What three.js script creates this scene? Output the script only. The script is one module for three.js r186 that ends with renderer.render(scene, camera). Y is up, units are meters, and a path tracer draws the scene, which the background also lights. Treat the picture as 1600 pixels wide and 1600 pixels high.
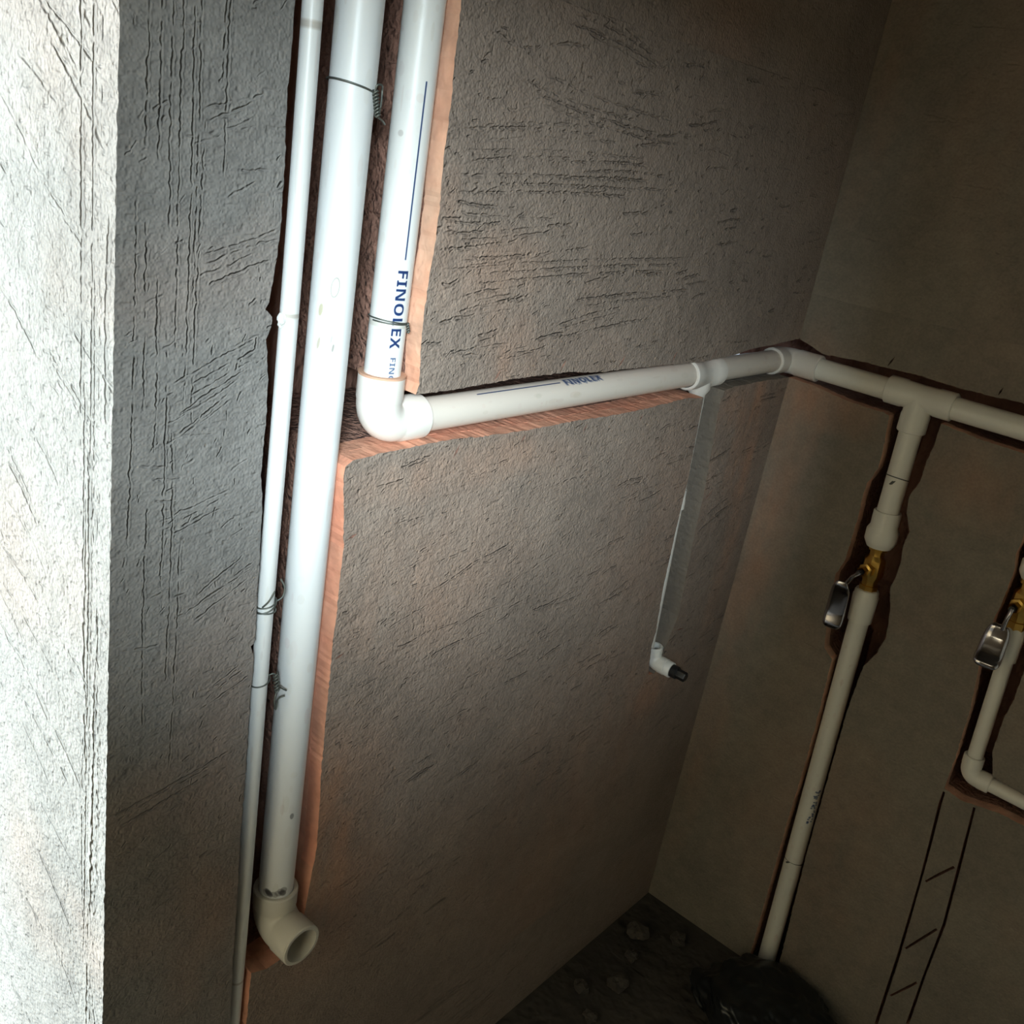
import * as THREE from 'three';
import { RectAreaLightUniformsLib } from 'three/addons/lights/RectAreaLightUniformsLib.js';
import { mergeGeometries, toCreasedNormals } from 'three/addons/utils/BufferGeometryUtils.js';
import { RoundedBoxGeometry } from 'three/addons/geometries/RoundedBoxGeometry.js';

// ---------------------------------------------------------------- camera, sky, lights, exposure
const scene = new THREE.Scene();
const camera = new THREE.PerspectiveCamera(55.06, 1, 0.02, 40);
camera.rotation.order = 'YXZ';
camera.position.set(0, 1.478, 0.69);                       // in the lobby, just before the doorway
camera.rotation.set(THREE.MathUtils.degToRad(-21.15), THREE.MathUtils.degToRad(-52.75), THREE.MathUtils.degToRad(10.03));
const renderer = new THREE.WebGLRenderer({ antialias: true });
renderer.toneMapping = THREE.LinearToneMapping;
renderer.toneMappingExposure = 1.3;
renderer.shadowMap.enabled = true;
scene.background = new THREE.Color(0.72, 0.86, 1.0);       // overcast sky outside the windows
RectAreaLightUniformsLib.init();
const LZ = -2.6, HALL_X = -2.4, HALL_Z = 1.7, HALL_TOP = 3.0;         // lobby behind the camera: outer wall, right wall, ceiling
const DAY = new THREE.Color(0.78, 0.93, 1.0);
// window 1, high in the lobby's right wall: x0, x1, y0, y1; window 2, in its outer wall: z0, z1, y0, y1
const W1 = [-1.6, -0.8, 1.72, 2.25], W2 = [-2.4, -1.6, 0.25, 2.0];
{
  const a = new THREE.RectAreaLight(DAY, 178, W1[1] - W1[0], W1[3] - W1[2]);
  a.position.set((W1[0] + W1[1]) / 2, (W1[2] + W1[3]) / 2, HALL_Z + 0.03); scene.add(a);          // shines along -z
  const b = new THREE.RectAreaLight(DAY, 98, W2[1] - W2[0], W2[3] - W2[2]);
  b.position.set(HALL_X - 0.03, (W2[2] + W2[3]) / 2, (W2[0] + W2[1]) / 2); b.rotation.y = -Math.PI / 2; scene.add(b);   // shines along +x
}

// ---------------------------------------------------------------- helpers
let seed = 20250927;
const rnd = () => { seed = (seed * 1664525 + 1013904223) >>> 0; return seed / 4294967296; };
const rr = (a, b) => a + (b - a) * rnd();
const hash = (i, j, s) => { let h = (Math.imul(i, 374761393) + Math.imul(j, 668265263) + Math.imul(s, 974634721)) | 0; h = Math.imul(h ^ (h >>> 13), 1274126177); return ((h ^ (h >>> 16)) >>> 0) / 4294967296; };
const sm = (t) => t * t * (3 - 2 * t);
function vnoise(x, y, s) {
  const i = Math.floor(x), j = Math.floor(y), u = sm(x - i), v = sm(y - j);
  const a = hash(i, j, s), b = hash(i + 1, j, s), c = hash(i, j + 1, s), d = hash(i + 1, j + 1, s);
  return a + (b - a) * u + (c - a) * v + (a - b - c + d) * u * v;
}
const fbm = (x, y, s, o) => { let f = 0, a = 0.5, n = 0; for (let k = 0; k < o; k++) { f += a * vnoise(x, y, s + k * 17); n += a; a *= 0.5; x *= 2.03; y *= 2.03; } return f / n; };
const n1 = (t, s) => fbm(t, 0.5, s, 3) * 2 - 1;

const names = {};
function named(o, name, parent = scene) {
  if (parent === scene) { const n = names[name] = (names[name] ?? -1) + 1; o.name = n ? `${name}_${String(n).padStart(3, '0')}` : name; } else o.name = name;
  o.castShadow = o.receiveShadow = true;
  parent.add(o); return o;
}
const mesh = (name, geo, mat, parent = scene) => named(new THREE.Mesh(geo, mat), name, parent);
const struct = (name) => { const g = named(new THREE.Group(), name); g.userData = { kind: 'structure' }; return g; };
const thing = (name, label, category, group) => { const g = named(new THREE.Group(), name); g.userData = { label, category }; if (group) g.userData.group = group; return g; };
const V = (x, y, z) => new THREE.Vector3(x, y, z);

// sweep a circle of changing radius along a polyline: stations = [[Vector3, radius], ...]; closed caps when the radius goes to 0
function sweep(stations, seg = 28, hint = V(0, 0, 1)) {
  const pos = [], uv = [], idx = []; let len = 0;
  const P = stations.map((s) => s[0]), n = P.length; let side = null;
  for (let i = 0; i < n; i++) {
    let a = i, b = i;
    while (a > 0 && P[a].distanceTo(P[i]) < 1e-6) a--;
    while (b < n - 1 && P[b].distanceTo(P[i]) < 1e-6) b++;
    const t = P[b].clone().sub(P[a]).normalize();
    if (stations[i][2]) t.copy(stations[i][2]);
    if (!side) { side = hint.clone().addScaledVector(t, -hint.dot(t)); if (side.length() < 1e-3) side = V(0, 1, 0).addScaledVector(t, -t.y); side.normalize(); } else side.addScaledVector(t, -side.dot(t)).normalize();
    const up = t.clone().cross(side);
    if (i) len += P[i].distanceTo(P[i - 1]) + Math.abs(stations[i][1] - stations[i - 1][1]);
    for (let k = 0; k <= seg; k++) {
      const w = k / seg * Math.PI * 2, c = Math.cos(w) * stations[i][1], s = Math.sin(w) * stations[i][1];
      pos.push(P[i].x + side.x * c + up.x * s, P[i].y + side.y * c + up.y * s, P[i].z + side.z * c + up.z * s);
      uv.push(k / seg, len);
    }
  }
  for (let i = 0; i < n - 1; i++) for (let k = 0; k < seg; k++) { const a = i * (seg + 1) + k, b = a + seg + 1; idx.push(a, a + 1, b, a + 1, b + 1, b); }
  const g = new THREE.BufferGeometry();
  g.setAttribute('position', new THREE.Float32BufferAttribute(pos, 3)); g.setAttribute('uv', new THREE.Float32BufferAttribute(uv, 2)); g.setIndex(idx);
  g.scale(1000, 1000, 1000);                                // its vertex matching is made for larger things
  return toCreasedNormals(g, 0.7).scale(0.001, 0.001, 0.001);
}
const lerpV = (a, b, t) => a.clone().lerp(b, t);
// straight pipe with uv 0..1 along its length
function pipeGeo(a, b, r, hint, bow) {
  const st = []; const n = bow ? 24 : 1;
  for (let i = 0; i <= n; i++) { const p = lerpV(a, b, i / n); if (bow) p.add(bow(i / n)); st.push([p, r]); }
  const g = sweep(st, 72, hint), uv = g.attributes.uv, L = uv.array.reduce((m, v, i) => i % 2 ? Math.max(m, v) : m, 0);
  for (let i = 0; i < uv.count; i++) uv.setY(i, uv.getY(i) / L);
  return g;
}
// socketed fitting arm: from centre c outward along d, to length l; outer radius R, bore r
function armGeo(c, d, l, R, r, start = 0) {
  const at = (t) => c.clone().addScaledVector(d, t);
  return sweep([[at(start), R * 0.93, d], [at(l * 0.45), R * 0.95, d], [at(l * 0.5), R, d], [at(l - 0.0015), R, d], [at(l), R - 0.0015, d], [at(l), r, d], [at(l - 0.012), r, d]], 36, Math.abs(d.z) > 0.9 ? V(1, 0, 0) : V(0, 0, 1));
}
// 90 degree elbow: arms along d1 and d2 from the axes' crossing c
function elbowGeo(c, d1, d2, l1, l2, R, r, open = 0.012) {
  const st = [], rb = R * 0.96, bend = R * 0.92, a1 = c.clone().addScaledVector(d1, bend), o = a1.clone().addScaledVector(d2, bend);
  const p = (d, l) => c.clone().addScaledVector(d, l), n1d = d1.clone().negate();
  st.push([p(d1, l1 - open), r, n1d], [p(d1, l1), r, n1d], [p(d1, l1), R - 0.0014, n1d], [p(d1, l1 - 0.0014), R, n1d], [p(d1, bend + 0.004), R, n1d], [p(d1, bend + 0.001), rb, n1d]);
  for (let i = 0; i <= 12; i++) { const w = i / 12 * Math.PI / 2; st.push([o.clone().addScaledVector(d2, -bend * Math.cos(w)).addScaledVector(d1, -bend * Math.sin(w)), rb, d1.clone().multiplyScalar(-Math.cos(w)).addScaledVector(d2, Math.sin(w))]); }
  st.push([p(d2, bend + 0.001), rb, d2], [p(d2, bend + 0.004), R, d2], [p(d2, l2 - 0.0014), R, d2], [p(d2, l2), R - 0.0014, d2], [p(d2, l2), r, d2], [p(d2, l2 - open), r, d2]);
  return sweep(st, 40, d1.clone().cross(d2));
}

// ---------------------------------------------------------------- textures
function tex(w, h, fill, srgb) {
  const d = srgb ? new Uint8Array(w * h * 4) : new Float32Array(w * h * 4), c = [0, 0, 0];
  for (let j = 0; j < h; j++) for (let i = 0; i < w; i++) {
    fill(i, j, c); const o = (j * w + i) * 4;
    if (srgb) { for (let k = 0; k < 3; k++) { const v = Math.min(1, Math.max(0, c[k])); d[o + k] = Math.round(255 * (v <= 0.0031308 ? v * 12.92 : 1.055 * v ** (1 / 2.4) - 0.055)); } d[o + 3] = 255; } else { d[o] = d[o + 1] = d[o + 2] = c[0]; d[o + 3] = 1; }
  }
  const t = new THREE.DataTexture(d, w, h, THREE.RGBAFormat, srgb ? THREE.UnsignedByteType : THREE.FloatType);
  t.magFilter = t.minFilter = THREE.LinearFilter; t.wrapS = t.wrapT = THREE.RepeatWrapping;
  if (srgb) t.colorSpace = THREE.SRGBColorSpace; t.needsUpdate = true; return t;
}
// relief of floated sand plaster over a rectangle [x0, y0, w, h] in metres, with scored strokes [x0, y0, x1, y1, width, depth, curve]
function reliefField(W, H, rect, strokes, s, amount = 1) {
  const f = new Float32Array(W * H), [X, Y, w, h] = rect, px = w / W;
  for (let j = 0; j < H; j++) for (let i = 0; i < W; i++) {
    const x = X + (i + 0.5) / W * w, y = Y + (j + 0.5) / H * h;
    const grain = vnoise(x * 620, y * 620, s) + 0.7 * vnoise(x * 300, y * 300, s + 3);
    const lumps = fbm(x * 70, y * 110, s + 7, 3), big = fbm(x * 11, y * 16, s + 11, 2);
    const pit = Math.max(0, vnoise(x * 170, y * 260, s + 21) - 0.80) * 5;
    f[j * W + i] = 0.55 + amount * (0.11 * (grain - 0.85) + 0.24 * (lumps - 0.5) + 0.35 * (big - 0.5) - 0.16 * pit);
  }
  for (const [x0, y0, x1, y1, wd0, dp, cv = 0, s2 = 1] of strokes) {
    const L = Math.hypot(x1 - x0, y1 - y0), nx = -(y1 - y0) / L, ny = (x1 - x0) / L, N = Math.ceil(L / px * 1.3);
    for (let k = 0; k <= N; k++) {
      const t = k / N, off = cv * 4 * t * (1 - t) + 0.0016 * n1(t * L * 90, s2 * 31 + 5) + 0.0009 * (vnoise(t * L * 420, s2 * 2.7, 95) - 0.5), wd = wd0 * (0.45 + 1.1 * vnoise(t * L * 260, s2 * 5.1, 96)), dash = vnoise(t * L * 210, s2 * 7.3, 91) * 0.9 + vnoise(t * L * 28, s2 * 3.1, 92) * 0.6;
      const dd = dp * Math.max(0, Math.min(1, (dash - 0.42) * 2.6)) * Math.min(1, t * 12, (1 - t) * 12);
      if (dd <= 0) continue;
      const cx = (x0 + (x1 - x0) * t + nx * off - X) / w * W, cy = (y0 + (y1 - y0) * t + ny * off - Y) / h * H, R = Math.ceil(wd * 2.2 / px) + 1;
      for (let b = -R; b <= R; b++) for (let a = -R; a <= R; a++) {
        const i = Math.round(cx) + a, j = Math.round(cy) + b; if (i < 0 || j < 0 || i >= W || j >= H) continue;
        const q = Math.hypot(i - cx, (j - cy) * (h / H) / px) * px / wd, m = dd * (q < 1 ? -(1 - q * q) : 0.30 * Math.max(0, 1 - Math.abs(q - 1.5) / 0.7)) * 0.6;
        const o = j * W + i; if (m < 0) f[o] = Math.min(f[o], Math.max(f[o] + m * 0.5, 0.55 + m)); else f[o] += m * 0.16;
      }
    }
  }
  return f;
}
const fieldTex = (f, W, H) => tex(W, H, (i, j, c) => { c[0] = f[j * W + i]; }, false);

// ---- left wall plaster
const LR = [0.38, 0.2, 1.25, 1.4];
const strokes = []; let sn = 1;
const S = (x0, y0, x1, y1, wd, dp, cv) => strokes.push([x0, y0, x1, y1, wd, dp, cv, sn++]);
// vertical float scores on the strip beside the edge
for (const [x, y0, y1, dx] of [[0.402, 1.52, 1.41, 0.0], [0.411, 1.55, 1.41, 0.001], [0.421, 1.55, 1.36, 0.003], [0.428, 1.55, 1.27, 0.004], [0.436, 1.55, 1.22, 0.006], [0.441, 1.55, 1.30, 0.005], [0.461, 1.55, 1.47, 0.001], [0.466, 1.56, 1.40, 0.002], [0.404, 1.37, 1.22, 0.002], [0.414, 1.33, 1.18, 0.003], [0.424, 1.30, 1.05, 0.003], [0.433, 1.2, 0.95, 0.002], [0.45, 1.45, 1.2, 0.0], [0.412, 1.15, 0.9, 0.002], [0.444, 1.1, 0.85, -0.002], [0.395, 1.4, 1.1, 0]])
  S(x, y0, x + dx, y1, 0.001, 0.75, rr(-0.002, 0.002));
for (const [x0, y0, x1, y1, k] of [[0.447, 1.452, 0.497, 1.470, 4], [0.445, 1.345, 0.52, 1.368, 4], [0.43, 1.24, 0.50, 1.275, 7], [0.425, 1.12, 0.49, 1.14, 3], [0.46, 1.04, 0.52, 1.07, 4], [0.47, 0.93, 0.525, 0.95, 3], [0.39, 0.83, 0.5, 0.85, 3]])
  for (let i = 0; i < k; i++) S(x0 + rr(-0.01, 0.01), y0 - i * 0.0085, x1 + rr(-0.012, 0.012), y1 - i * 0.0085, 0.001, rr(0.4, 0.8), rr(-0.002, 0.002));
// sweeping scores on the upper panel
for (const [x0, y0, x1, y1, k, cv] of [[0.86, 1.60, 1.10, 1.585, 4, 0.004], [0.80, 1.53, 1.12, 1.515, 4, -0.004], [0.715, 1.475, 1.05, 1.492, 5, 0.004], [0.88, 1.45, 1.12, 1.46, 4, 0.003], [0.712, 1.425, 1.05, 1.44, 3, 0.003], [0.72, 1.40, 0.9, 1.40, 2, -0.002], [0.715, 1.372, 0.98, 1.388, 5, -0.002], [0.715, 1.335, 1.2, 1.352, 3, 0.004], [0.72, 1.30, 0.92, 1.308, 3, 0.002], [0.95, 1.30, 1.25, 1.31, 2, 0.002], [0.74, 1.262, 0.9, 1.27, 3, 0.002], [0.9, 1.27, 1.15, 1.29, 3, 0.002]])
  for (let i = 0; i < k; i++) S(x0 + rr(-0.01, 0.05), y0 - i * 0.0085 + rr(-0.002, 0.002), x1 - rr(0, 0.12), y1 - i * 0.0085, 0.0013, rr(0.25, 0.65), cv);
// scattered short float marks
for (let i = 0; i < 330; i++) { const x = rr(0.66, 1.6), y = rr(0.35, 1.6), l = rr(0.015, 0.075), a = rr(-0.02, 0.30) * (y < 1.2 ? 1 : 0.6); S(x, y, x + l * Math.cos(a), y + l * Math.sin(a), rr(0.0008, 0.0016), rr(0.25, 0.8), rr(-0.003, 0.003)); }
for (let i = 0; i < 60; i++) { const x = rr(0.385, 0.52), y = rr(0.4, 1.55), l = rr(0.01, 0.03), a = rr(-0.2, 0.5); S(x, y, x + l * Math.cos(a), y + l * Math.sin(a), rr(0.0007, 0.0012), rr(0.2, 0.6), 0); }
for (let i = 0; i < 2200; i++) { const x = rr(0.385, 1.6), y = rr(0.35, 1.6), l = rr(0.003, 0.011), a = x < 0.53 ? rr(0.2, 1.7) : rr(-0.1, 0.75); S(x, y, x + l * Math.cos(a), y + l * Math.sin(a), rr(0.0006, 0.0011), rr(0.25, 0.75), 0); }
const leftField = reliefField(2048, 2048, LR, strokes, 5);
const leftBump = fieldTex(leftField, 2048, 2048);
// cement colour with red clay stains where the mud has run: [x, y, rx, ry, strength]
function plasterColor(W, H, rect, base, stains, s, mottle = 1) {
  const [X, Y, w, h] = rect;
  return tex(W, H, (i, j, c) => {
    const x = X + (i + 0.5) / W * w, y = Y + (j + 0.5) / H * h;
    const m = 1 + mottle * 0.34 * (fbm(x * 9, y * 9, s, 4) - 0.5) + 0.22 * (vnoise(x * 450, y * 450, s + 5) - 0.5) + mottle * 0.2 * (fbm(x * 60, y * 60, s + 6, 2) - 0.5);
    const hue = fbm(x * 6 + 3, y * 6, s + 9, 3) - 0.5;
    let k = Math.max(0, hue) * 0.5;
    for (const [sx, sy, rx, ry, q] of stains) { const a = (x - sx) / rx, b = (y - sy) / ry, e = a * a + b * b; if (e < 1.6) k += q * Math.max(0, 1 - e / 1.3) * (0.25 + 1.5 * Math.max(0, fbm(x * 38, y * 14, s + 13, 4) - 0.28)); }
    k = Math.min(0.85, k);
    const red = [0.42, 0.23, 0.145];
    for (let n = 0; n < 3; n++) c[n] = (base[n] * (1 - k) + red[n] * k) * m;
  }, true);
}
const leftColor = plasterColor(1024, 1024, LR, [0.262, 0.202, 0.162], [
  [1.52, 1.06, 0.05, 0.14, 0.75], [1.56, 0.9, 0.04, 0.25, 0.5], [1.48, 1.12, 0.13, 0.04, 0.5], [0.655, 0.66, 0.05, 0.16, 0.75], [0.70, 0.6, 0.09, 0.2, 0.35], [0.85, 1.25, 0.06, 0.05, 0.4], [0.80, 1.33, 0.1, 0.05, 0.3],
  [1.43, 0.60, 0.1, 0.06, 0.5], [0.8, 1.11, 0.2, 0.03, 0.35], [0.75, 0.98, 0.2, 0.1, 0.22], [0.72, 1.385, 0.02, 0.05, 0.35], [1.3, 0.95, 0.2, 0.2, 0.2], [1.2, 0.5, 0.3, 0.25, 0.25], [0.5, 0.6, 0.05, 0.3, 0.2]], 40);
const BR = [0, 0, 1.3, 1.3];
const backStrokes = [];
for (let i = 0; i < 160; i++) { const x = rr(0.01, 0.7), y = rr(0.1, 1.25), l = rr(0.02, 0.09), a = rr(-0.2, 0.2); backStrokes.push([x, y, x + l * Math.cos(a), y + l * Math.sin(a), rr(0.001, 0.002), rr(0.1, 0.4), 0, i + 400]); }
const backBump = fieldTex(reliefField(1024, 1024, BR, backStrokes, 61, 0.7), 1024, 1024);
const backColor = plasterColor(1024, 1024, BR, [0.23, 0.2, 0.16], [[0.03, 0.95, 0.06, 0.3, 0.6], [0.1, 1.13, 0.1, 0.05, 0.5], [0.36, 1.08, 0.1, 0.08, 0.35], [0.02, 0.5, 0.05, 0.4, 0.3], [0.3, 0.3, 0.2, 0.25, 0.2]], 80);
// bright outer face of the door wall
const FR = [-0.5, 0.2, 0.5, 1.5], faceStrokes = [];
for (let i = 0; i < 26; i++) { const z = rr(-0.045, -0.004), y = rr(0.3, 1.5), l = rr(0.08, 0.3); faceStrokes.push([z, y, z + rr(-0.002, 0.002), y - l, rr(0.001, 0.0032), rr(0.4, 0.9), rr(-0.004, 0.004), i + 700]); }
for (let i = 0; i < 75; i++) { const z = rr(-0.3, -0.06), y = rr(0.3, 1.62), l = rr(0.04, 0.13), a = rr(-0.75, -0.35); faceStrokes.push([z, y, z + l * Math.cos(a), y + l * Math.sin(a), rr(0.0012, 0.0026), rr(0.2, 0.6), 0.003, i + 760]); }
faceStrokes.push([-0.058, 1.7, -0.05, 1.15, 0.002, 0.9, 0.004, 901], [-0.035, 1.7, -0.04, 0.6, 0.0016, 0.8, 0.004, 902]);
const faceBump = fieldTex(reliefField(512, 1536, FR, faceStrokes, 101, 1.2), 512, 1536);
const faceColor = plasterColor(256, 768, FR, [0.224, 0.214, 0.2], [], 120, 1.25);
const stripColor = plasterColor(256, 1024, LR, [0.218, 0.207, 0.193], [[0.5, 0.6, 0.05, 0.3, 0.25]], 140);  // same plaster as the wall, tinted cooler: bluish daylight put into its colour

const std = (o) => new THREE.MeshStandardMaterial({ roughness: 0.95, side: THREE.DoubleSide, ...o });
const M = {
  left: std({ map: leftColor, bumpMap: leftBump, bumpScale: 0.0078 }),
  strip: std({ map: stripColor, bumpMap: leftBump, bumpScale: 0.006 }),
  back: std({ map: backColor, bumpMap: backBump, bumpScale: 0.006 }),
  face: std({ map: faceColor, bumpMap: faceBump, bumpScale: 0.012 }),
};
{ // cut brick and mud inside the chases
  const c = tex(512, 512, (i, j, c) => { const x = i / 512, y = j / 512, m = 0.75 + 0.5 * fbm(x * 24, y * 24, 7, 4), k = fbm(x * 9, y * 9, 8, 3); c[0] = (0.66 - 0.06 * k) * m; c[1] = (0.29 + 0.12 * k) * m; c[2] = (0.175 + 0.12 * k) * m; }, true);
  const b = tex(512, 512, (i, j, c) => { c[0] = fbm(i / 9, j / 9, 9, 4); }, false);
  for (const t of [c, b]) t.repeat.set(3.3, 3.3);
  M.brick = std({ map: c, bumpMap: b, bumpScale: 0.0015 });
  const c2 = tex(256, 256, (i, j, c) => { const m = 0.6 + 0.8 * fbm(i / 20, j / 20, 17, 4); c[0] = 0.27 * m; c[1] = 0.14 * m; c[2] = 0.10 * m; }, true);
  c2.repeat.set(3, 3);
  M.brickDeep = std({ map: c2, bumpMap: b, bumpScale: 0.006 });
  const c3 = tex(512, 512, (i, j, c) => { const m = 0.55 + 0.9 * fbm(i / 30, j / 30, 27, 5); c[0] = 0.06 * m; c[1] = 0.052 * m; c[2] = 0.043 * m; }, true);
  M.floor = std({ map: c3, bumpMap: b, bumpScale: 0.01 });
  const c4 = tex(256, 256, (i, j, c) => { const x = i / 256, y = j / 256, m = 0.75 + 0.5 * fbm(x * 20, y * 20, 47, 4), k = fbm(x * 6, y * 6, 48, 3); c[0] = (0.68 - 0.1 * k) * m; c[1] = (0.25 + 0.09 * k) * m; c[2] = (0.15 + 0.08 * k) * m; }, true); c4.repeat.set(3.3, 3.3);
  M.mud = std({ map: c4, bumpMap: b, bumpScale: 0.0012 });
  M.mortar = std({ color: new THREE.Color(0.2, 0.165, 0.13), bumpMap: b, bumpScale: 0.002 });
  const c5 = tex(256, 256, (i, j, c) => { const m = 0.8 + 0.4 * fbm(i / 22, j / 22, 57, 4); c[0] = c[1] = c[2] = m; }, true); c5.repeat.set(2, 3);
  M.hall = std({ color: new THREE.Color(0.45, 0.36, 0.24), map: c5, bumpMap: b, bumpScale: 0.004 });
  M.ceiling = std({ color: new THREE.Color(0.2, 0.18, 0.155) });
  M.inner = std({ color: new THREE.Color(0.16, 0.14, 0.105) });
  M.frame = std({ color: new THREE.Color(0.25, 0.16, 0.09), roughness: 0.6 });
}
const plastic = (r, g, b, extra) => new THREE.MeshPhysicalMaterial({ color: new THREE.Color(r, g, b), roughness: 0.38, side: THREE.DoubleSide, ...extra });
// printed pipe wall: canvas w along the pipe (2048 = length metres), h round it
function printed(len, draw, base = [0.80, 0.80, 0.76], s = 1) {
  const W = 2048, H = 256, cv = document.createElement('canvas'); cv.width = W; cv.height = H;
  const g = cv.getContext('2d'), css = (c) => `rgb(${c.map((v) => Math.round(255 * (1.055 * v ** (1 / 2.4) - 0.055))).join(',')})`;
  g.fillStyle = css(base); g.fillRect(0, 0, W, H);
  let q = s * 7919; const rn = () => { q = (q * 1664525 + 1013904223) >>> 0; return q / 4294967296; };
  for (let i = 0; i < 260; i++) { const a = 0.02 + 0.05 * rn(); g.fillStyle = `rgba(${110 + 60 * rn() | 0},${80 + 40 * rn() | 0},${60 + 30 * rn() | 0},${a})`; g.beginPath(); g.ellipse(rn() * W, rn() * H, 3 + 26 * rn() * rn(), 2 + 7 * rn(), 0, 0, 7); g.fill(); }
  draw?.(g, (m) => m / len * W, W, H);
  const t = new THREE.CanvasTexture(cv); t.colorSpace = THREE.SRGBColorSpace; t.wrapS = t.wrapT = THREE.RepeatWrapping; t.rotation = 0; t.magFilter = THREE.LinearFilter; t.flipY = false;
  return plastic(1, 1, 1, { map: t });
}
// pipes carry u round and v along; the canvas runs along, so swap
const alongUV = (g) => { const u = g.attributes.uv; for (let i = 0; i < u.count; i++) { const a = u.getX(i); u.setXY(i, u.getY(i), a); } return g; };
const pvc = plastic(0.80, 0.79, 0.74), pvcBig = plastic(0.80, 0.75, 0.68), cream = plastic(0.86, 0.85, 0.77);
const black = new THREE.MeshStandardMaterial({ color: new THREE.Color(0.012, 0.012, 0.013), roughness: 0.45 });
const brass = new THREE.MeshStandardMaterial({ color: new THREE.Color(0.78, 0.50, 0.13), metalness: 1, roughness: 0.32 });
const steel = new THREE.MeshStandardMaterial({ color: new THREE.Color(0.5, 0.48, 0.5), metalness: 1, roughness: 0.14, side: THREE.DoubleSide });
const wireMat = new THREE.MeshStandardMaterial({ color: new THREE.Color(0.16, 0.17, 0.15), metalness: 0.7, roughness: 0.5 });

// ---------------------------------------------------------------- walls with chases
function rough(pts, s, amp = 0.0011, step = 0.0045) {      // crumbled cut line through the points
  const out = [];
  for (let i = 0; i < pts.length - 1; i++) {
    const [x0, y0] = pts[i], [x1, y1] = pts[i + 1], L = Math.hypot(x1 - x0, y1 - y0), n = Math.max(1, Math.round(L / step));
    for (let k = i ? 0 : 0; k < n; k++) { const t = k / n, a = amp * n1((i * 7.1 + t * L * 160), s) * 1.6 + amp * 0.8 * (hash(i * 97 + k, s, 3) - 0.5); out.push([x0 + (x1 - x0) * t - (y1 - y0) / L * a, y0 + (y1 - y0) * t + (x1 - x0) / L * a]); }
  }
  out.push(pts[pts.length - 1]); return out;
}
function slab(outline, holes, depth, z, rect, sideRect) {
  const sh = new THREE.Shape(outline.map(([x, y]) => new THREE.Vector2(x, y)));
  for (const h of holes) sh.holes.push(new THREE.Path(h.map(([x, y]) => new THREE.Vector2(x, y))));
  const g = new THREE.ExtrudeGeometry(sh, { depth, bevelEnabled: false, curveSegments: 1 });
  g.translate(0, 0, z);
  if (holes.length) {                                        // the walls of a saw cut take the dark deep brick colour: material slot 2
    const q = g.attributes.position, sg = g.groups[1], end = sg.start + sg.count, runs = [];
    const bb = holes.map((h) => [Math.min(...h.map((v) => v[0])) - 1e-4, Math.max(...h.map((v) => v[0])) + 1e-4, Math.min(...h.map((v) => v[1])) - 1e-4, Math.max(...h.map((v) => v[1])) + 1e-4]);
    for (let i = sg.start; i < end; i += 3) {
      const x = (q.getX(i) + q.getX(i + 1) + q.getX(i + 2)) / 3, y = (q.getY(i) + q.getY(i + 1) + q.getY(i + 2)) / 3, m = bb.some(([a, b, c, d]) => x > a && x < b && y > c && y < d) ? 2 : 1;
      const last = runs[runs.length - 1]; if (last && last.materialIndex === m) last.count += 3; else runs.push({ start: i, count: 3, materialIndex: m });
    }
    g.groups.splice(1, 1, ...runs);
  }
  const p = g.attributes.position, nn = g.attributes.normal, uv = g.attributes.uv, [X, Y, w, h] = rect;
  for (let i = 0; i < p.count; i++) {
    const flat = Math.abs(nn.getZ(i)) > 0.5, side = Math.abs(nn.getX(i)) > 0.5;
    if (!flat && sideRect) { uv.setXY(i, (p.getZ(i) - sideRect[0]) / sideRect[2], (p.getY(i) - sideRect[1]) / sideRect[3]); continue; }
    uv.setXY(i, ((flat ? p.getX(i) : side ? p.getZ(i) + 0.7 : p.getX(i)) - X) / w, ((flat ? p.getY(i) : side ? p.getY(i) : p.getZ(i) + 1.0) - Y) / h);
  }
  return g;
}
const UNIT = [0, 0, 1, 1];
const cut = ([x0, y0], [x1, y1], w) => { const L = Math.hypot(x1 - x0, y1 - y0), nx = -(y1 - y0) / L * w / 2, ny = (x1 - x0) / L * w / 2, mx = (x0 + x1) / 2, my = (y0 + y1) / 2; return [[x0, y0], [mx + nx, my + ny], [x1, y1], [mx - nx, my - ny]]; };
const slit = (pts, w) => { const a = [], b = []; pts.forEach(([x, y], i) => { const p = pts[Math.max(0, i - 1)], q = pts[Math.min(pts.length - 1, i + 1)], L = Math.hypot(q[0] - p[0], q[1] - p[1]), k = w / 2 * (0.6 + 0.8 * hash(i, 5, 77)); a.push([x - (q[1] - p[1]) / L * k, y + (q[0] - p[0]) / L * k]); b.unshift([x + (q[1] - p[1]) / L * k, y - (q[0] - p[0]) / L * k]); }); return a.concat(b); };
const BEAM_Y = 1.69, SCREEN_Y = 1.39, LINTEL_Y = 1.80;
const PL = 0.022, DEEP = 0.20, TOP = 2.4, XB = 1.626;

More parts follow.
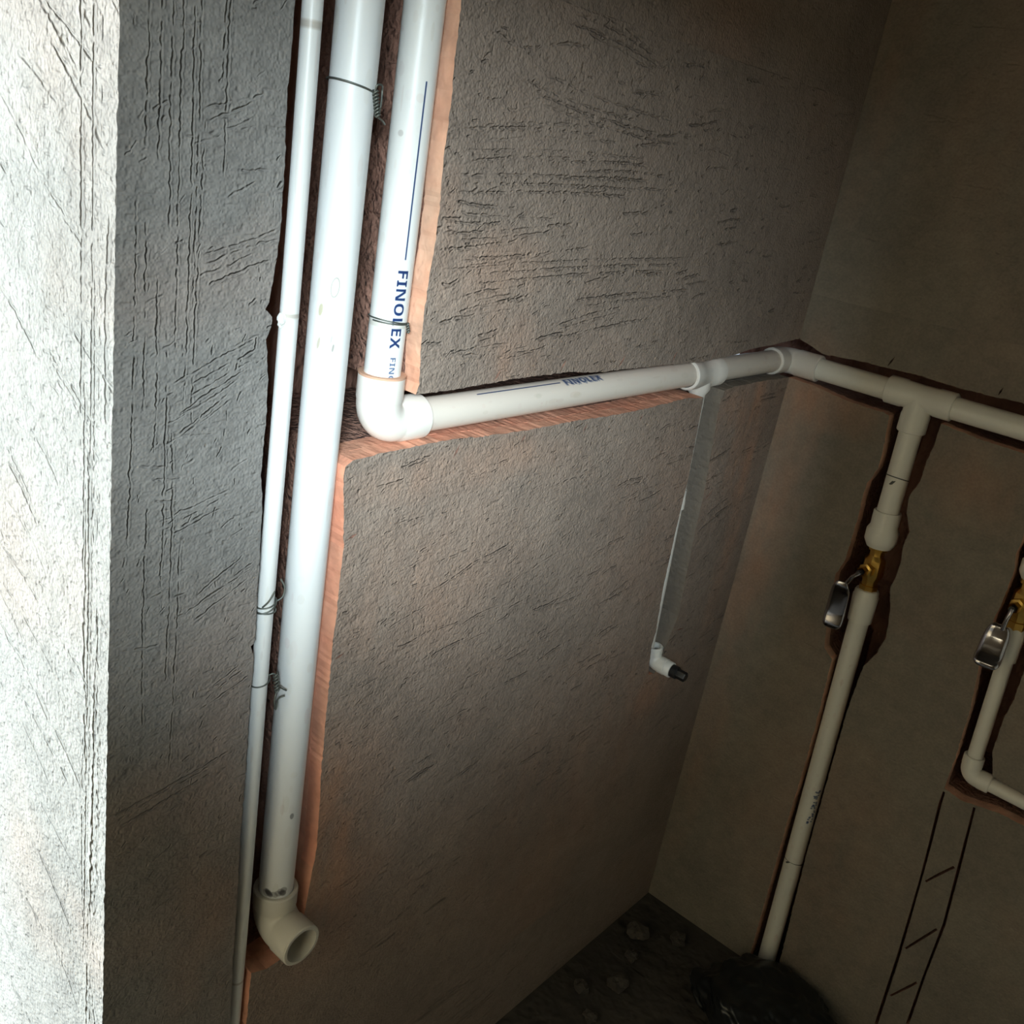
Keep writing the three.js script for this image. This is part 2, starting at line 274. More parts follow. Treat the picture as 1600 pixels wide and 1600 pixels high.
function panels(parent, list, mat, rect, seedBase, DEEP) {
  list.forEach(({ lines, ticks = [], side = M.brick, inner = M.brickDeep, mat: own = mat, core = 0, mud, sideRect }, k) => {
    const build = (s, amp) => lines.flatMap((ln) => ln.smooth ? ln.pts : rough(ln.pts, s + ln.pts.length, ln.amp ?? amp));
    mesh('plaster_panel', slab(build(seedBase + k * 13, 0.0008), ticks, PL, -PL, rect, sideRect), [own, side, M.brickDeep], parent);
    const c = build(seedBase + 500 + k * 13, 0.0009); for (const p of c) if (core && p[0] < 0.4) p[0] += core;
    if (mud) mesh('mud_lining', slab(build(seedBase + 700 + k * 13, 0.0007), [], mud - PL, -mud, UNIT), side, parent);
    mesh('brick_core', slab(c, [], DEEP - (mud ?? PL), -DEEP, UNIT), inner, parent);
  });
}
const raw = (...pts) => ({ smooth: true, pts }), edge = (...pts) => ({ pts });
const wallLeft = struct('wall_left');
const lip = [[0.5235, TOP], [0.5222, 1.5396], [0.5232, 1.5173], [0.5224, 1.4886], [0.5217, 1.4768], [0.5226, 1.4613], [0.5227, 1.4468], [0.5245, 1.4224], [0.525, 1.3974], [0.5261, 1.3717], [0.524, 1.3453], [0.5214, 1.3239], [0.519, 1.3065], [0.5162, 1.3011], [0.5235, 1.2937], [0.5235, 1.2853], [0.5192, 1.2743], [0.5208, 1.2629], [0.5247, 1.2337], [0.5253, 1.2041], [0.5244, 1.1738], [0.525, 1.1426], [0.5291, 1.1099], [0.5298, 1.0769], [0.5304, 1.0429], [0.5305, 1.0152], [0.5309, 1.0011], [0.5325, 0.972], [0.5278, 0.9663], [0.5315, 0.9563], [0.5325, 0.9353], [0.5316, 0.898], [0.5323, 0.859], [0.5331, 0.8188], [0.5329, 0.7357], [0.5354, 0.646], [0.5362, 0.5515], [0.5399, 0.4486], [0.541, 0]];
panels(wallLeft, [
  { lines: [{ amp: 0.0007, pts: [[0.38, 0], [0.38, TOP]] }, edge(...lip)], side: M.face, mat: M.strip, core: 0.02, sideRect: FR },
  { lines: [edge([0.70, TOP], [0.7026, 1.5738], [0.7033, 1.5625], [0.7042, 1.5213], [0.7063, 1.4943], [0.7068, 1.4664], [0.7059, 1.4493], [0.7097, 1.394], [0.7099, 1.3514], [0.7072, 1.3327], [0.708, 1.3093], [0.7071, 1.2849], [0.7094, 1.252], [0.7137, 1.218], [0.711, 1.2072], [0.7587, 1.2071], [0.7886, 1.2081], [0.836, 1.21], [0.8635, 1.2115], [0.9225, 1.2116], [0.973, 1.2118], [1.0215, 1.2074], [1.0572, 1.2064], [1.1327, 1.2062], [1.2156, 1.2051], [1.307, 1.2028], [1.4042, 1.2077], [1.4606, 1.2148], [1.5231, 1.2168], [XB, 1.2228]), raw([XB, TOP])],
    ticks: [cut([0.8407, 1.2243], [0.8330, 1.2116], 0.0032), cut([0.9622, 1.2282], [0.9530, 1.2142], 0.0032), cut([1.0916, 1.2276], [1.0801, 1.2090], 0.0032), cut([1.2225, 1.2244], [1.214, 1.2081], 0.0032), cut([1.34, 1.222], [1.333, 1.2075], 0.002)] },
  { lines: [edge([0.5645, 0], [0.5636, 0.4302], [0.5638, 0.512], [0.5866, 0.5030], [0.6236, 0.5058], [0.6358, 0.5373], [0.6408, 0.6073], [0.6452, 0.6532], [0.6417, 0.725], [0.6381, 0.7716], [0.6375, 0.8154], [0.636, 0.8583], [0.6355, 0.8996], [0.6341, 0.94], [0.6357, 0.9692], [0.6343, 1.0077], [0.6351, 1.0351], [0.6344, 1.0536], [0.6296, 1.0905], [0.6241, 1.1263], [0.6255, 1.1403], [0.6342, 1.1454], [0.6757, 1.1482], [0.7213, 1.149], [0.7701, 1.1499], [0.8233, 1.1468], [0.9104, 1.1439], [1.0069, 1.1451], [1.079, 1.1432], [1.1564, 1.144], [1.2847, 1.1485], [1.332, 1.1450], [1.3348, 1.1305], [1.3473, 1.0071], [1.348, 0.9235], [1.3529, 0.8116], [1.3653, 0.7263], [1.3622, 0.6984], [1.370, 0.6600], [1.376, 0.637], [1.396, 0.632]), raw([1.396, 0])],
    ticks: [cut([0.7917, 1.1428], [0.7828, 1.1258], 0.0032), cut([0.9083, 1.1390], [0.9001, 1.1290], 0.0032), cut([1.0341, 1.1375], [1.0276, 1.1269], 0.003), cut([1.1679, 1.1363], [1.1621, 1.1264], 0.003), cut([0.652, 1.062], [0.639, 1.0579], 0.0034), cut([0.653, 0.918], [0.639, 0.9137], 0.0034)], side: M.mud, mud: 0.044 },
  { lines: [raw([1.396, 0]), edge([1.396, 0.632], [1.416, 0.645], [1.4129, 0.6757], [1.434, 0.7373], [1.4249, 0.8173], [1.418, 0.8948], [1.4146, 0.9673], [1.402, 1.06], [1.3901, 1.1296], [1.396, 1.1507], [1.4314, 1.1548], [1.5249, 1.1557], [XB, 1.1540]), raw([XB, 0])],
    side: M.mortar, inner: M.mortar, ticks: [cut([1.447, 0.976], [1.421, 0.957], 0.003), cut([1.466, 0.703], [1.44, 0.706], 0.003)] },
], M.left, LR, 200, DEEP);
mesh('masonry_core', new THREE.BoxGeometry(XB + 0.15 - 0.396, TOP, 0.125).translate((XB + 0.15 + 0.396) / 2, TOP / 2, -DEEP - 0.0625), M.brickDeep, wallLeft);

const wallBack = struct('wall_back'); wallBack.position.x = XB; wallBack.rotation.y = -Math.PI / 2;
const ZR = 1.3;
panels(wallBack, [
  { lines: [edge([0, 1.2222], [0.0101, 1.2197], [0.0467, 1.2082], [0.1161, 1.2138], [0.1555, 1.215], [0.206, 1.2174], [0.2782, 1.2152], [0.3332, 1.2171], [0.3719, 1.2197], [ZR, 1.22]), raw([ZR, TOP], [0, TOP])], ticks: [cut([0.1658, 1.2359], [0.1583, 1.2175], 0.003), cut([0.3367, 1.2344], [0.3335, 1.2202], 0.003)] },
  { lines: [raw([0, 0]), edge([0.2439, 0], [0.2439, 0.0206], [0.2381, 0.1966], [0.2323, 0.3563], [0.2307, 0.4749], [0.2270, 0.5632], [0.2186, 0.6958], [0.1995, 0.71], [0.1911, 0.7544], [0.1836, 0.7999], [0.179, 0.8472], [0.1879, 0.8771], [0.1871, 0.9221], [0.1873, 0.9559], [0.1838, 0.9937], [0.1839, 1.0229], [0.1938, 1.053], [0.1929, 1.0844], [0.185, 1.142], [0.1749, 1.1442], [0.1193, 1.1437], [0.0493, 1.152], [0, 1.1540])] },
  { lines: [edge([0.2672, 1.1542], [0.2675, 1.1162], [0.2645, 1.09], [0.2649, 1.0523], [0.2556, 1.024], [0.2608, 0.9973], [0.2744, 0.968], [0.2716, 0.9388], [0.2769, 0.9149], [0.2771, 0.8827], [0.2735, 0.8654], [0.2866, 0.8235], [0.2936, 0.7758], [0.2872, 0.7409], [0.2731, 0.7085], [0.2713, 0.6205], [0.2850, 0.3], [0.3004, 0.0826], [0.305, 0]), raw([ZR, 0]), edge([ZR, 0.5731], [0.629, 0.5731], [0.5497, 0.572], [0.4929, 0.5606], [0.463, 0.5664], [0.4615, 0.5972], [0.4609, 0.6319], [0.4576, 0.6747], [0.4549, 0.7246], [0.4458, 0.787], [0.442, 0.8079], [0.4396, 0.888], [0.4424, 0.9065], [0.442, 0.9313], [0.4418, 0.9694], [0.4354, 0.9943], [0.4369, 1.0125], [0.4334, 1.065], [0.43, 1.1442], [0.3973, 1.1472], [0.3294, 1.1485], [0.2672, 1.1542])],
    ticks: [slit([[0.464, 0.560], [0.465, 0.5357], [0.474, 0.45], [0.4808, 0.3742], [0.4922, 0.2201], [0.5004, 0.0534]], 0.0042), slit([[0.5148, 0.560], [0.5268, 0.4493], [0.5398, 0.3245], [0.5421, 0.2074], [0.5472, 0.095]], 0.0042), slit([[0.4885, 0.3835], [0.504, 0.411], [0.5205, 0.4385]], 0.0036), slit([[0.4985, 0.2370], [0.516, 0.274], [0.5325, 0.3090]], 0.0036), slit([[0.5045, 0.1280], [0.521, 0.158], [0.5355, 0.1860]], 0.0036)] },
  { lines: [edge([0.5031, 1.1442], [0.5031, 0.9423], [0.5062, 0.8183], [0.5089, 0.7664], [0.5054, 0.7354], [0.5083, 0.669], [0.5223, 0.6268], [0.573, 0.6229], [0.6121, 0.6227], [ZR, 0.6227]), edge([ZR, 1.1442], [0.5031, 1.1442])] },
], M.back, BR, 300, DEEP);
mesh('masonry_core', new THREE.BoxGeometry(ZR + 0.2, TOP, 0.125).translate((ZR + 0.2) / 2 - 0.2, TOP / 2, -DEEP - 0.0625), M.brickDeep, wallBack);

// wall that carries the doorway: its sunward face is the bright strip at the left
const wallFront = struct('wall_front'); wallFront.position.x = 0.38; wallFront.rotation.y = -Math.PI / 2;
mesh('plaster_panel', slab([[LZ, 0], [-PL, 0], [-PL, TOP], [LZ, TOP]], [], PL, -PL, FR), M.face, wallFront);
mesh('brick_core', new THREE.BoxGeometry(-LZ - 0.02, TOP, 0.106).translate(LZ / 2 - 0.01, TOP / 2, -PL - 0.053), M.brick, wallFront);
for (const [z0, z1, y0, y1] of [[1.22, HALL_Z, 0, LINTEL_Y], [0.001, HALL_Z, LINTEL_Y, HALL_TOP], [LZ, 0.0, TOP, HALL_TOP]]) mesh(y0 ? 'lintel' : 'door_pier', new THREE.BoxGeometry(z1 - z0, y1 - y0, 0.115).translate((z0 + z1) / 2, (y0 + y1) / 2, -0.0575), M.hall, wallFront);
const box = (name, [x0, y0, z0], [x1, y1, z1], m, parent) => mesh(name, new THREE.BoxGeometry(x1 - x0, y1 - y0, z1 - z0).translate((x0 + x1) / 2, (y0 + y1) / 2, (z0 + z1) / 2), m, parent);
const one = (name, a, b, m) => { const o = box(name, a, b, m); o.userData = { kind: 'structure' }; return o; };
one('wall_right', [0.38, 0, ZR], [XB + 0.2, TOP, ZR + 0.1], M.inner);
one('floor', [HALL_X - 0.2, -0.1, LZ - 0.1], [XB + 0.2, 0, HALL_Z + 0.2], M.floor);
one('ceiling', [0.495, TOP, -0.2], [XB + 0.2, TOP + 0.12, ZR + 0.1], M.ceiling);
{ // lobby in front of the doorway: bare brick, lit by two windows
  one('ceiling_lobby', [HALL_X - 0.2, HALL_TOP, LZ - 0.1], [0.5, HALL_TOP + 0.12, HALL_Z + 0.2], M.ceiling);
  one('wall_lobby', [HALL_X - 0.2, 0, LZ - 0.1], [0.38, HALL_TOP, LZ], M.hall);
  one('added_shade_beam', [-0.2, BEAM_Y, LZ], [-0.08, HALL_TOP, HALL_Z], M.hall);  // unseen beam added low behind the camera to shade the upper walls
  const screen = struct('added_shade_screen'), HZ = [0.60, 1.02];    // unseen screen added behind the camera; its hatch shapes the daylight reaching the bathroom
  box('partition', [-0.17, 0, 0.42], [-0.11, BEAM_Y, HZ[0]], M.hall, screen); box('partition', [-0.17, 0, HZ[1]], [-0.11, BEAM_Y, HALL_Z], M.hall, screen); box('partition', [-0.17, 0, HZ[0]], [-0.11, SCREEN_Y, HZ[1]], M.hall, screen);
  const hole = (name, from, to, [a0, a1, y0, y1], put) => {  // a wall with one window opening
    const w = struct(name);
    put('pier', from, 0, a0, HALL_TOP, w); put('pier', a1, 0, to, HALL_TOP, w); put('sill_wall', a0, 0, a1, y0, w); put('window_head', a0, y1, a1, HALL_TOP, w);
  };
  const frame = (name, [a0, a1, y0, y1], put) => { const w = struct(name), t = 0.03; put('window_frame', a0, y0, a0 + t, y1, w); put('window_frame', a1 - t, y0, a1, y1, w); put('window_frame', a0 + t, y0, a1 - t, y0 + t, w); put('window_frame', a0 + t, y1 - t, a1 - t, y1, w); };
  hole('wall_passage', HALL_X, 0.38, W1, (n, a, y0, b, y1, w) => box(n, [a, y0, HALL_Z], [b, y1, HALL_Z + 0.2], M.hall, w));
  hole('wall_outer', LZ, HALL_Z, W2, (n, a, y0, b, y1, w) => box(n, [HALL_X - 0.2, y0, a], [HALL_X, y1, b], M.hall, w));
  frame('window_1', W1, (n, a, y0, b, y1, w) => box(n, [a, y0, HALL_Z + 0.1], [b, y1, HALL_Z + 0.15], M.frame, w));
  frame('window_2', W2, (n, a, y0, b, y1, w) => box(n, [HALL_X - 0.15, y0, a], [HALL_X - 0.1, y1, b], M.frame, w));
}

// ---------------------------------------------------------------- pipes
const BLUE = '#17305f';
const R1 = 0.0085, R2 = 0.0205, R3 = 0.019;
const DOWN = V(0, -1, 0), UPV = V(0, 1, 0), PX = V(1, 0, 0), PZ = V(0, 0, 1), NZ = V(0, 0, -1), NX = V(-1, 0, 0);
{ // thin pipe beside the left lip of the chase
  const t = thing('thin_water_pipe', 'thin white plastic water pipe, leftmost of the three in the vertical chase', 'pipe');
  mesh('pipe', alongUV(pipeGeo(V(0.543, TOP - 0.002, -0.008), V(0.5555, 0.002, -0.0135), R1, NZ, (k) => V(0.0008 * Math.sin(k * 19), 0, 0.0008 * Math.sin(k * 13 + 1)))), printed(2.4, (g, m, W, H) => {
    for (const [y, l] of [[0.87, 0.006], [1.105, 0.004], [1.9, 0.003]]) { g.fillStyle = 'rgba(120,100,80,0.35)'; g.fillRect(m(y), 0, m(l), H); }
  }, [0.78, 0.79, 0.77], 3), t);
  const blob = new THREE.IcosahedronGeometry(0.0042, 2); { const p = blob.attributes.position; for (let i = 0; i < p.count; i++) { const k = 0.8 + 0.5 * vnoise(p.getX(i) * 500 + 9, p.getY(i) * 500 + p.getZ(i) * 300, 5); p.setXYZ(i, p.getX(i) * k, p.getY(i) * k * 1.5, p.getZ(i) * k * 0.8); } blob.computeVertexNormals(); }
  const b = mesh('paint_drip', blob, pvc, t); b.position.set(0.5405, 1.2885, -0.008);
}
{ // waste pipe with its open elbow
  const t = thing('waste_pipe', 'thick white vertical pipe ending in an open elbow that faces out of the wall', 'pipe');
  const c = V(0.6075, 0.552, -0.022);
  mesh('pipe', alongUV(pipeGeo(V(0.605, TOP - 0.002, -0.022), V(0.6073, 0.575, -0.022), R2, NZ)), printed(1.825, (g, m, W, H) => {
    const sp = (y, w, a, b, col) => { g.strokeStyle = g.fillStyle = col; g.beginPath(); g.ellipse(m(TOP - y), H * w / 360, m(a), H * b / 360, 0.25, 0, 7); };
    sp(1.318, 215, 0.009, 10, 'rgba(110,105,90,0.55)'); g.lineWidth = 1.6; g.stroke();
    sp(1.296, 247, 0.006, 6, 'rgba(170,160,120,0.6)'); g.fill(); sp(1.265, 245, 0.006, 4, 'rgba(150,135,105,0.5)'); g.fill();
    sp(1.262, 206, 0.004, 3, 'rgba(105,100,90,0.55)'); g.fill(); sp(1.27, 212, 0.004, 2, 'rgba(105,100,90,0.4)'); g.fill();
    sp(0.72, 190, 0.004, 7, 'rgba(60,60,62,0.5)'); g.fill();
    for (let i = 0; i < 14; i++) { sp(0.606 + 0.008 * hash(i, 1, 9), 190 + 70 * hash(i, 2, 9), 0.004, 12, 'rgba(50,48,46,0.32)'); g.fill(); }
  }, [0.80, 0.81, 0.79], 5), t);
  mesh('elbow', elbowGeo(c, UPV, PZ, 0.050, 0.056, 0.0262, 0.0212, 0.03), plastic(0.64, 0.61, 0.53), t);
}
const sup = thing('supply_pipework', 'white water pipework running round the corner in a horizontal chase, with tees and brass valves', 'pipework');
const ax = XB + 0.020, YL = 1.1725, YB = 1.180, c3 = V(0.6845, YL, -0.0255), cc = V(ax, YB - 0.001, -0.024);
mesh('pipe', alongUV(pipeGeo(V(0.6795, TOP - 0.002, -0.0255), V(0.6845, YL + 0.03, -0.0255), R3, NZ)), printed(TOP - YL - 0.03, (g, m, W, H) => {
  const row = H * 193 / 360; g.fillStyle = BLUE; g.fillRect(m(TOP - 1.503), row - 1.5, m(0.16), 3);
  g.textBaseline = 'middle'; g.textAlign = 'left';
  g.save(); g.translate(m(TOP - 1.334), row + 1); g.font = 'bold 34px sans-serif'; g.scale(m(0.079) / g.measureText('FINOLEX').width, 0.98); g.fillText('FINOLEX', 0, 0); g.restore();
  g.save(); g.translate(m(TOP - 1.247), row + 2); g.font = '600 22px sans-serif'; g.globalAlpha = 0.75; g.scale(0.85, 0.8); g.fillText('FINOLEX', 0, 0); g.restore();
  g.fillStyle = 'rgba(205,200,190,0.75)'; g.fillRect(m(TOP - 1.281), 0, m(0.006), H); g.fillStyle = 'rgba(120,110,100,0.25)'; g.beginPath(); g.ellipse(m(TOP - 1.456), H * 250 / 360, 5, 6, 0, 0, 7); g.fill();
}, [0.80, 0.79, 0.75], 7), sup);
mesh('elbow', elbowGeo(c3, UPV, PX, 0.052, 0.060, 0.0245, R3 - 0.0003), pvcBig, sup);
mesh('elbow_rim', sweep([[c3.clone().add(V(0, 0.0505, 0)), 0.0247], [c3.clone().add(V(0, 0.0528, 0)), 0.0247], [c3.clone().add(V(0, 0.0528, 0)), R3]], 40), plastic(0.62, 0.36, 0.24, { roughness: 0.8 }), sup).userData.label = 'mud stained rim of the elbow';
const teeL = V(1.352, YL + 0.003, -0.024);
mesh('pipe', alongUV(pipeGeo(V(0.70, YL, -0.0255), V(ax - 0.035, YB - 0.001, -0.024), R3, NZ)), printed(0.911, (g, m, W, H) => {
  const row = H * 112 / 360; g.fillStyle = BLUE; g.fillRect(m(0.128), row - 1.5, m(0.155), 3);
  g.textBaseline = 'middle'; g.save(); g.translate(m(0.29), row); g.font = 'bold 32px sans-serif'; g.globalAlpha = 0.75; g.scale(m(0.08) / g.measureText('FINOLEX').width, 0.9); g.fillText('FINOLEX', 0, 0); g.globalAlpha = 0.3; g.fillText('FINOLEX', 3, 3); g.fillText('FINOLEX', -3, -2); g.restore();
  for (let i = 0; i < 30; i++) { g.fillStyle = `rgba(30,50,95,${0.1 + 0.2 * hash(i, 4, 4)})`; g.fillRect(m(0.29 + 0.08 * hash(i, 1, 4)), row - 12 + 24 * hash(i, 2, 4), 7, 4); }
}, [0.76, 0.68, 0.59], 9), sup);
// reducing tee and the buried drop to the tap point
mesh('reducing_tee', mergeGeometries([armGeo(teeL, NX, 0.045, 0.0232, R3), armGeo(teeL, PX, 0.045, 0.0232, R3), sweep([[teeL.clone(), 0.019], [teeL.clone().add(V(0.002, -0.024, 0)), 0.0185], [teeL.clone().add(V(0.004, -0.034, 0)), 0.0125], [teeL.clone().add(V(0.006, -0.055, 0.001)), 0.0115], [teeL.clone().add(V(0.006, -0.055, 0.001)), 0.008]], 32)]), pvcBig, sup);
const tap = V(1.402, 0.652, -0.012);
mesh('pipe', pipeGeo(V(1.358, 1.13, -0.020), V(1.398, 0.675, -0.022), 0.0082, NZ), pvcBig, sup);
mesh('coupling', armGeo(V(1.3715, 0.98, -0.021), V(0.09, -1, 0.01).normalize(), 0.035, 0.0108, 0.0082), pvcBig, sup);
mesh('elbow', elbowGeo(tap, V(-0.09, 1, -0.02).normalize(), PZ, 0.030, 0.030, 0.0150, 0.0105), plastic(0.86, 0.85, 0.8), sup);
{
  const at = (z) => tap.clone().add(V(0, 0, z));
  mesh('collar', sweep([[at(0.024), 0.012], [at(0.030), 0.0125], [at(0.030), 0.0142], [at(0.040), 0.0142], [at(0.041), 0.0134], [at(0.041), 0.009]], 32, PX), plastic(0.9, 0.89, 0.85), sup);
  mesh('plug', mergeGeometries([sweep([[at(0.038), 0.0115], [at(0.052), 0.0115], [at(0.053), 0.0105], [at(0.053), 0.0]], 28, PX), sweep([[at(0.05), 0.009], [at(0.068), 0.009], [at(0.0695), 0.008], [at(0.0695), 0.0]], 6, PX)]), black, sup).userData.label = 'black plastic test plug';
}
// corner elbow, back wall run and tees
mesh('elbow', elbowGeo(cc, NX, PZ, 0.056, 0.066, 0.0232, R3), pvcBig, sup);
mesh('pipe', pipeGeo(V(ax, YB - 0.001, 0.03), V(ax, YB + 0.002, ZR - 0.02), R3 - 0.0005, NX), cream, sup);
const tee1 = V(ax, YB + 0.0005, 0.219), tee2 = V(ax, YB + 0.001, 0.462);
const drop1 = V(0, -1, 0.025).normalize();
for (const [c, rb] of [[tee1, R3], [tee2, 0.0135]]) mesh('tee', mergeGeometries([armGeo(c, NZ, 0.055, 0.0232, R3), armGeo(c, PZ, 0.055, 0.0232, R3), armGeo(c, drop1, 0.058, c === tee1 ? 0.0232 : 0.018, rb)]), cream, sup);
function valve(c, d, pr, low, dims) {                       // brass stop valve between two plastic adaptors, centre c, along d (downwards)
  const at = (k) => c.clone().addScaledVector(d, k);
  mesh('adaptor', sweep([[at(-0.105), pr], [at(-0.105), pr + 0.003], [at(-0.103), pr + 0.0045], [at(-0.078), pr + 0.0045], [at(-0.070), pr + 0.0085], [at(-0.052), pr + 0.0085], [at(-0.047), pr + 0.006], [at(-0.040), pr + 0.002], [at(-0.038), 0.012]], 36), cream, sup);
  const b = mesh('valve', mergeGeometries([sweep([[at(-0.042), 0.016], [at(-0.034), 0.016], [at(-0.033), 0.0125], [at(-0.024), 0.0125], [at(-0.017), 0.0185], [at(0.010), 0.0195], [at(0.022), 0.0135], [at(0.030), 0.0135], [at(0.031), 0.016], [at(0.044), 0.016]], 8), sweep([[at(0), 0.0125], [at(0).add(V(-0.028, 0, -0.004)), 0.0125], [at(0).add(V(-0.030, 0, -0.004)), 0.0085], [at(0).add(V(-0.042, 0, -0.006)), 0.0085]], 6, UPV)]), brass, sup);
  b.userData.label = 'brass stop valve body';
  const st = at(0).add(V(-0.040, 0, -0.005));
  mesh('spindle', sweep([[st, 0.005], [st.clone().add(V(-0.010, 0, -0.001)), 0.005], [st.clone().add(V(-0.010, 0, -0.001)), 0]], 16), black, b);
  mesh('adaptor', sweep([[at(0.038), 0.012], [at(0.040), low + 0.0015], [at(0.044), low + 0.0035], [at(0.050), low + 0.0035], [at(0.052), low + 0.005], [at(0.080), low + 0.004], [at(0.100), low + 0.0035], [at(0.101), low]], 36), cream, sup);
  // pressed steel lever hanging beside the body
  const [w, h, th, pos, rot] = dims, g = new THREE.SphereGeometry(1, 40, 28), p = g.attributes.position, sg = (v, e) => Math.sign(v) * Math.abs(v) ** e;
  for (let i = 0; i < p.count; i++) { const x = p.getX(i), y = p.getY(i), z = p.getZ(i), q = 1 - 0.18 * y; p.setXYZ(i, sg(x, 0.55) * w * q, sg(y, 0.5) * h, sg(z, 0.8) * th + 0.006 * y * y - 0.003 * Math.cos(y * 5)); }
  g.computeVertexNormals();
  const lv = mesh('lever', g, steel, b); lv.position.copy(pos); lv.rotation.set(...rot, 'YXZ'); lv.userData.label = 'polished steel lever';
  const a = st.clone().add(V(-0.008, 0, 0)), e = pos.clone().add(V(0.004, h * 0.82, 0.004));
  mesh('lever_neck', sweep([[a, 0.0035], [lerpV(a, e, 0.5).add(V(-0.006, 0.004, 0)), 0.0035], [e, 0.0035]], 12), steel, b);
}
mesh('pipe', pipeGeo(V(ax, 1.14, 0.2200), V(ax, 0.965, 0.2262), R3 - 0.0005, NX), cream, sup);
valve(V(ax, 0.878, 0.2315), V(0, -1, 0.055).normalize(), R3 - 0.0005, 0.0172, [0.0165, 0.050, 0.004, V(XB - 0.034, 0.813, 0.2075), [0.22, -1.35, 0.03]]);
mesh('pipe', alongUV(pipeGeo(V(ax, 0.79, 0.2362), V(ax - 0.002, 0.002, 0.2735), 0.0172, PX)), printed(0.8, (g, m, W, H) => {
  g.fillStyle = BLUE; for (let i = 0; i < 40; i++) { g.globalAlpha = 0.5; g.fillRect(m(0.36 + 0.075 * hash(i, 1, 14)), H * (108 + 30 * hash(i, 2, 14)) / 360, 8, 9); } g.globalAlpha = 1;
}, [0.85, 0.84, 0.76], 15), sup);
mesh('pipe', pipeGeo(V(ax, 1.14, 0.4635), V(ax, 1.01, 0.4655), 0.013, NX), cream, sup);
valve(V(ax, 0.918, 0.4685), V(0, -1, 0.05).normalize(), 0.013, 0.0125, [0.0195, 0.037, 0.006, V(XB - 0.034, 0.852, 0.457), [-0.5, -1.45, 0.0]]);
const e4 = V(ax, 0.602, 0.486);
mesh('pipe', pipeGeo(V(ax, 0.835, 0.473), V(ax, 0.625, 0.4855), 0.0125, NX), cream, sup);
mesh('elbow', elbowGeo(e4, V(0, 1, -0.05).normalize(), PZ, 0.036, 0.036, 0.0165, 0.0125), cream, sup);
mesh('pipe', pipeGeo(V(ax, 0.602, 0.505), V(ax, 0.595, ZR - 0.02), 0.0125, NX), cream, sup);

// ---------------------------------------------------------------- binding wires
function wire(label, paths, r = 0.0009) {
  const g = mergeGeometries(paths.map((p) => new THREE.TubeGeometry(new THREE.CatmullRomCurve3(p), Math.max(12, p.length * 5), r, 6)));
  const o = mesh('binding_wire', g, wireMat); o.userData = { label, category: 'wire', group: 'binding wires on the pipes' }; return o;
}
const ring = (c, R, tilt, a0, a1, lift = 0, n = 18) => Array.from({ length: n + 1 }, (_, i) => { const w = a0 + (a1 - a0) * i / n; return V(c.x + R * Math.sin(w), c.y + tilt * Math.sin(w) + lift * i / n, c.z + R * Math.cos(w)); });
const twist = (a, b, r, turns) => [0, Math.PI].map((ph) => Array.from({ length: turns * 6 + 1 }, (_, i) => { const t = i / (turns * 6), w = ph + t * turns * 2 * Math.PI; return lerpV(a, b, t).add(V(r * Math.cos(w), r * 0.4 * Math.sin(w), r * Math.sin(w))); }));
wire('dark wire tied round the thick white pipe, twisted at its right side', [ring(V(0.605, 1.487, -0.022), R2 + 0.0007, -0.004, -2.6, 2.4), ...twist(V(0.6125, 1.487, 0.0005), V(0.6185, 1.466, 0.0005), 0.0021, 4), [V(0.6125, 1.487, 0.0005), V(0.613, 1.4915, 0.002), V(0.619, 1.492, 0.001), V(0.6235, 1.489, -0.003), V(0.622, 1.476, -0.001), V(0.6185, 1.466, 0.0005)], [V(0.6185, 1.466, 0.0005), V(0.626, 1.464, -0.002), V(0.636, 1.461, -0.009)]]);
wire('dark wire tied round the printed pipe just above its elbow', [ring(V(0.6836, 1.281, -0.0255), R3 + 0.0006, -0.002, -2.6, 2.6), ring(V(0.6836, 1.2795, -0.0255), R3 + 0.0006, -0.001, -1.6, 1.2), ...twist(V(0.6915, 1.281, -0.0055), V(0.6945, 1.271, -0.0055), 0.0013, 2)], 0.0008);
wire('looped wire with a curled end round the thin pipe, upper of its two ties', [ring(V(0.5503, 1.004, -0.0112), R1 + 0.0014, 0.003, -2.4, 2.4), ring(V(0.5503, 1.000, -0.0112), R1 + 0.0014, 0.005, -2.4, 2.4), ring(V(0.5503, 0.996, -0.0112), R1 + 0.0015, 0.0, -2.4, 2.0), [V(0.541, 1.004, -0.004), V(0.544, 1.012, 0.001), V(0.549, 1.023, 0.003)], [V(0.5595, 1.003, -0.009), V(0.566, 1.008, -0.006), V(0.5685, 1.018, -0.007), V(0.566, 1.026, -0.011)]]);
wire('wire tied round the thin pipe and knotted beside the thick pipe, lower of its ties', [ring(V(0.5508, 0.913, -0.0115), R1 + 0.0014, 0.003, -2.4, 1.7), [V(0.5595, 0.916, -0.011), V(0.565, 0.918, -0.008), V(0.568, 0.915, -0.006)], ...twist(V(0.567, 0.918, -0.008), V(0.570, 0.895, -0.006), 0.0024, 3), [V(0.569, 0.897, -0.006), V(0.566, 0.885, -0.004), V(0.571, 0.873, -0.006), V(0.574, 0.884, -0.008), V(0.579, 0.888, -0.004)], [V(0.568, 0.905, -0.006), V(0.574, 0.899, -0.006), V(0.5805, 0.894, -0.004)]]);
wire('short wire tied round the drop pipe above the left stop valve', [ring(V(ax, 1.043, 0.2235), R3, -0.004, -3.0, 0.2).map((p) => p), ...twist(V(ax - 0.0185, 1.040, 0.2245), V(ax - 0.021, 1.034, 0.2215), 0.0022, 2)]);
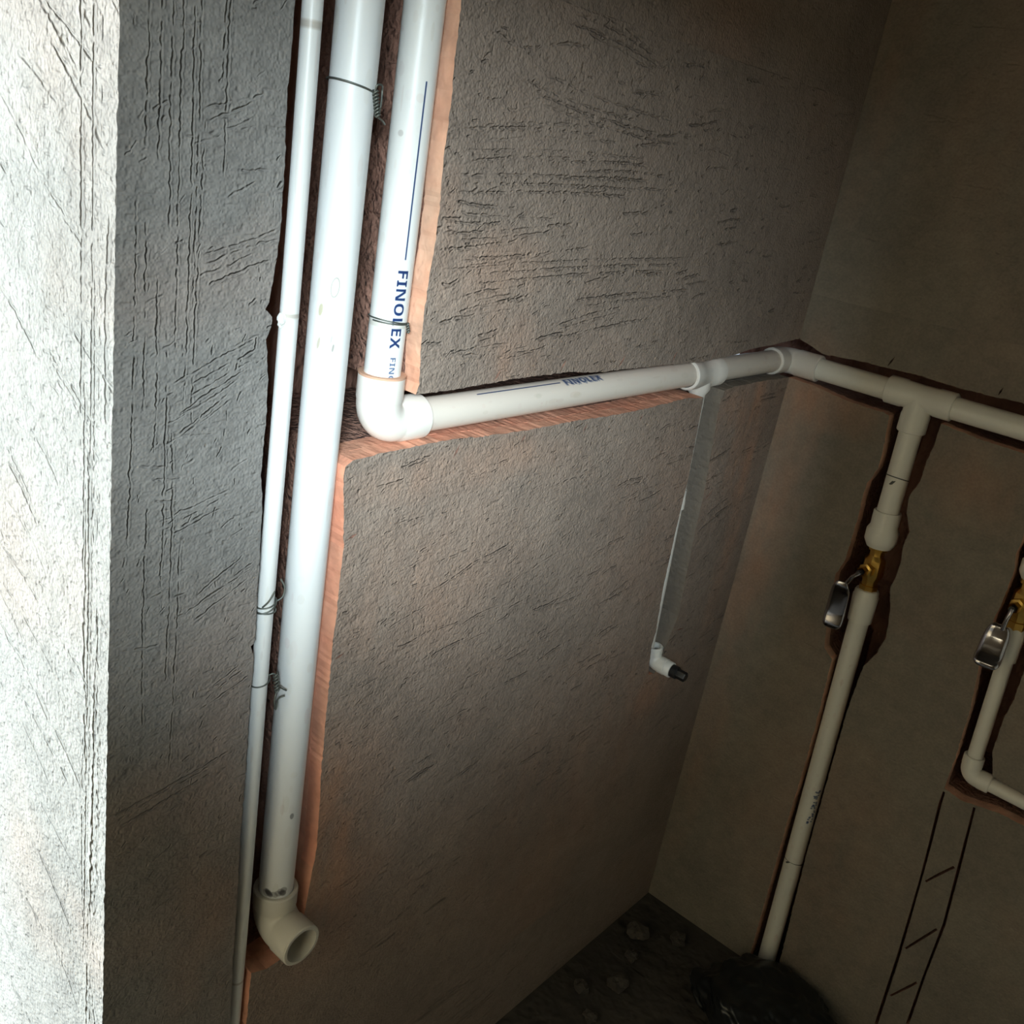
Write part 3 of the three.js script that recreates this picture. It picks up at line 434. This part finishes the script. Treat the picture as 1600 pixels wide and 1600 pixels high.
wire('wire tied round the drop pipe low down near the floor', [ring(V(ax, 0.262, 0.2612), 0.0178, -0.003, -3.0, 0.2), ...twist(V(ax - 0.0175, 0.264, 0.2585), V(ax - 0.0195, 0.262, 0.2555), 0.0018, 2)]);

// ---------------------------------------------------------------- floor
{
  const g = new THREE.SphereGeometry(1, 96, 64), p = g.attributes.position;
  for (let i = 0; i < p.count; i++) {
    const x = p.getX(i), y = p.getY(i), z = p.getZ(i), f = fbm(x * 2.2 + 5, z * 2.2 + y * 1.7 + 3, 33, 3), cr = 1 - Math.abs(fbm(x * 4 + y * 2, z * 4 - y * 2, 35, 3) * 2 - 1), k = 0.78 + 0.40 * f + 0.05 * cr;
    p.setXYZ(i, x * 0.105 * k, Math.max(0.0, (y * 0.5 + 0.5)) * 0.075 * k - 0.002, z * 0.130 * k);
  }
  g.computeVertexNormals();
  const o = mesh('plastic_bag', g, new THREE.MeshPhysicalMaterial({ color: new THREE.Color(0.010, 0.012, 0.012), roughness: 0.3, side: THREE.DoubleSide }));
  o.position.set(1.50, 0.001, 0.335); o.rotation.y = 0.3; o.userData = { label: 'crumpled black plastic bag on the floor at the foot of the drop pipe', category: 'bag' };
  const lump = new THREE.IcosahedronGeometry(1, 2), q = lump.attributes.position;
  for (let i = 0; i < q.count; i++) { const k = 0.4 + 1.1 * fbm(q.getX(i) * 1.9 + 4, q.getY(i) * 1.9 + q.getZ(i) * 1.7, 51, 3); q.setXYZ(i, q.getX(i) * k, q.getY(i) * k * 0.7, q.getZ(i) * k); }
  lump.computeVertexNormals(); lump.computeBoundingBox();
  const lm = std({ color: new THREE.Color(0.07, 0.06, 0.05) });
  for (const [x, z, r] of [[1.30, 0.06, 0.016], [1.36, 0.10, 0.022], [1.44, 0.08, 0.014], [1.50, 0.055, 0.024], [1.55, 0.12, 0.018], [1.26, 0.11, 0.014]]) {
    const m = mesh('mortar_lump', lump, lm); m.scale.setScalar(r); m.position.set(x, -lump.boundingBox.min.y * r - 0.001, z); m.rotation.y = x * 37;
    m.userData = { label: 'small lump of dropped mortar on the dark floor by the corner', category: 'rubble', group: 'mortar lumps in the corner' };
  }
}

renderer.render(scene, camera);
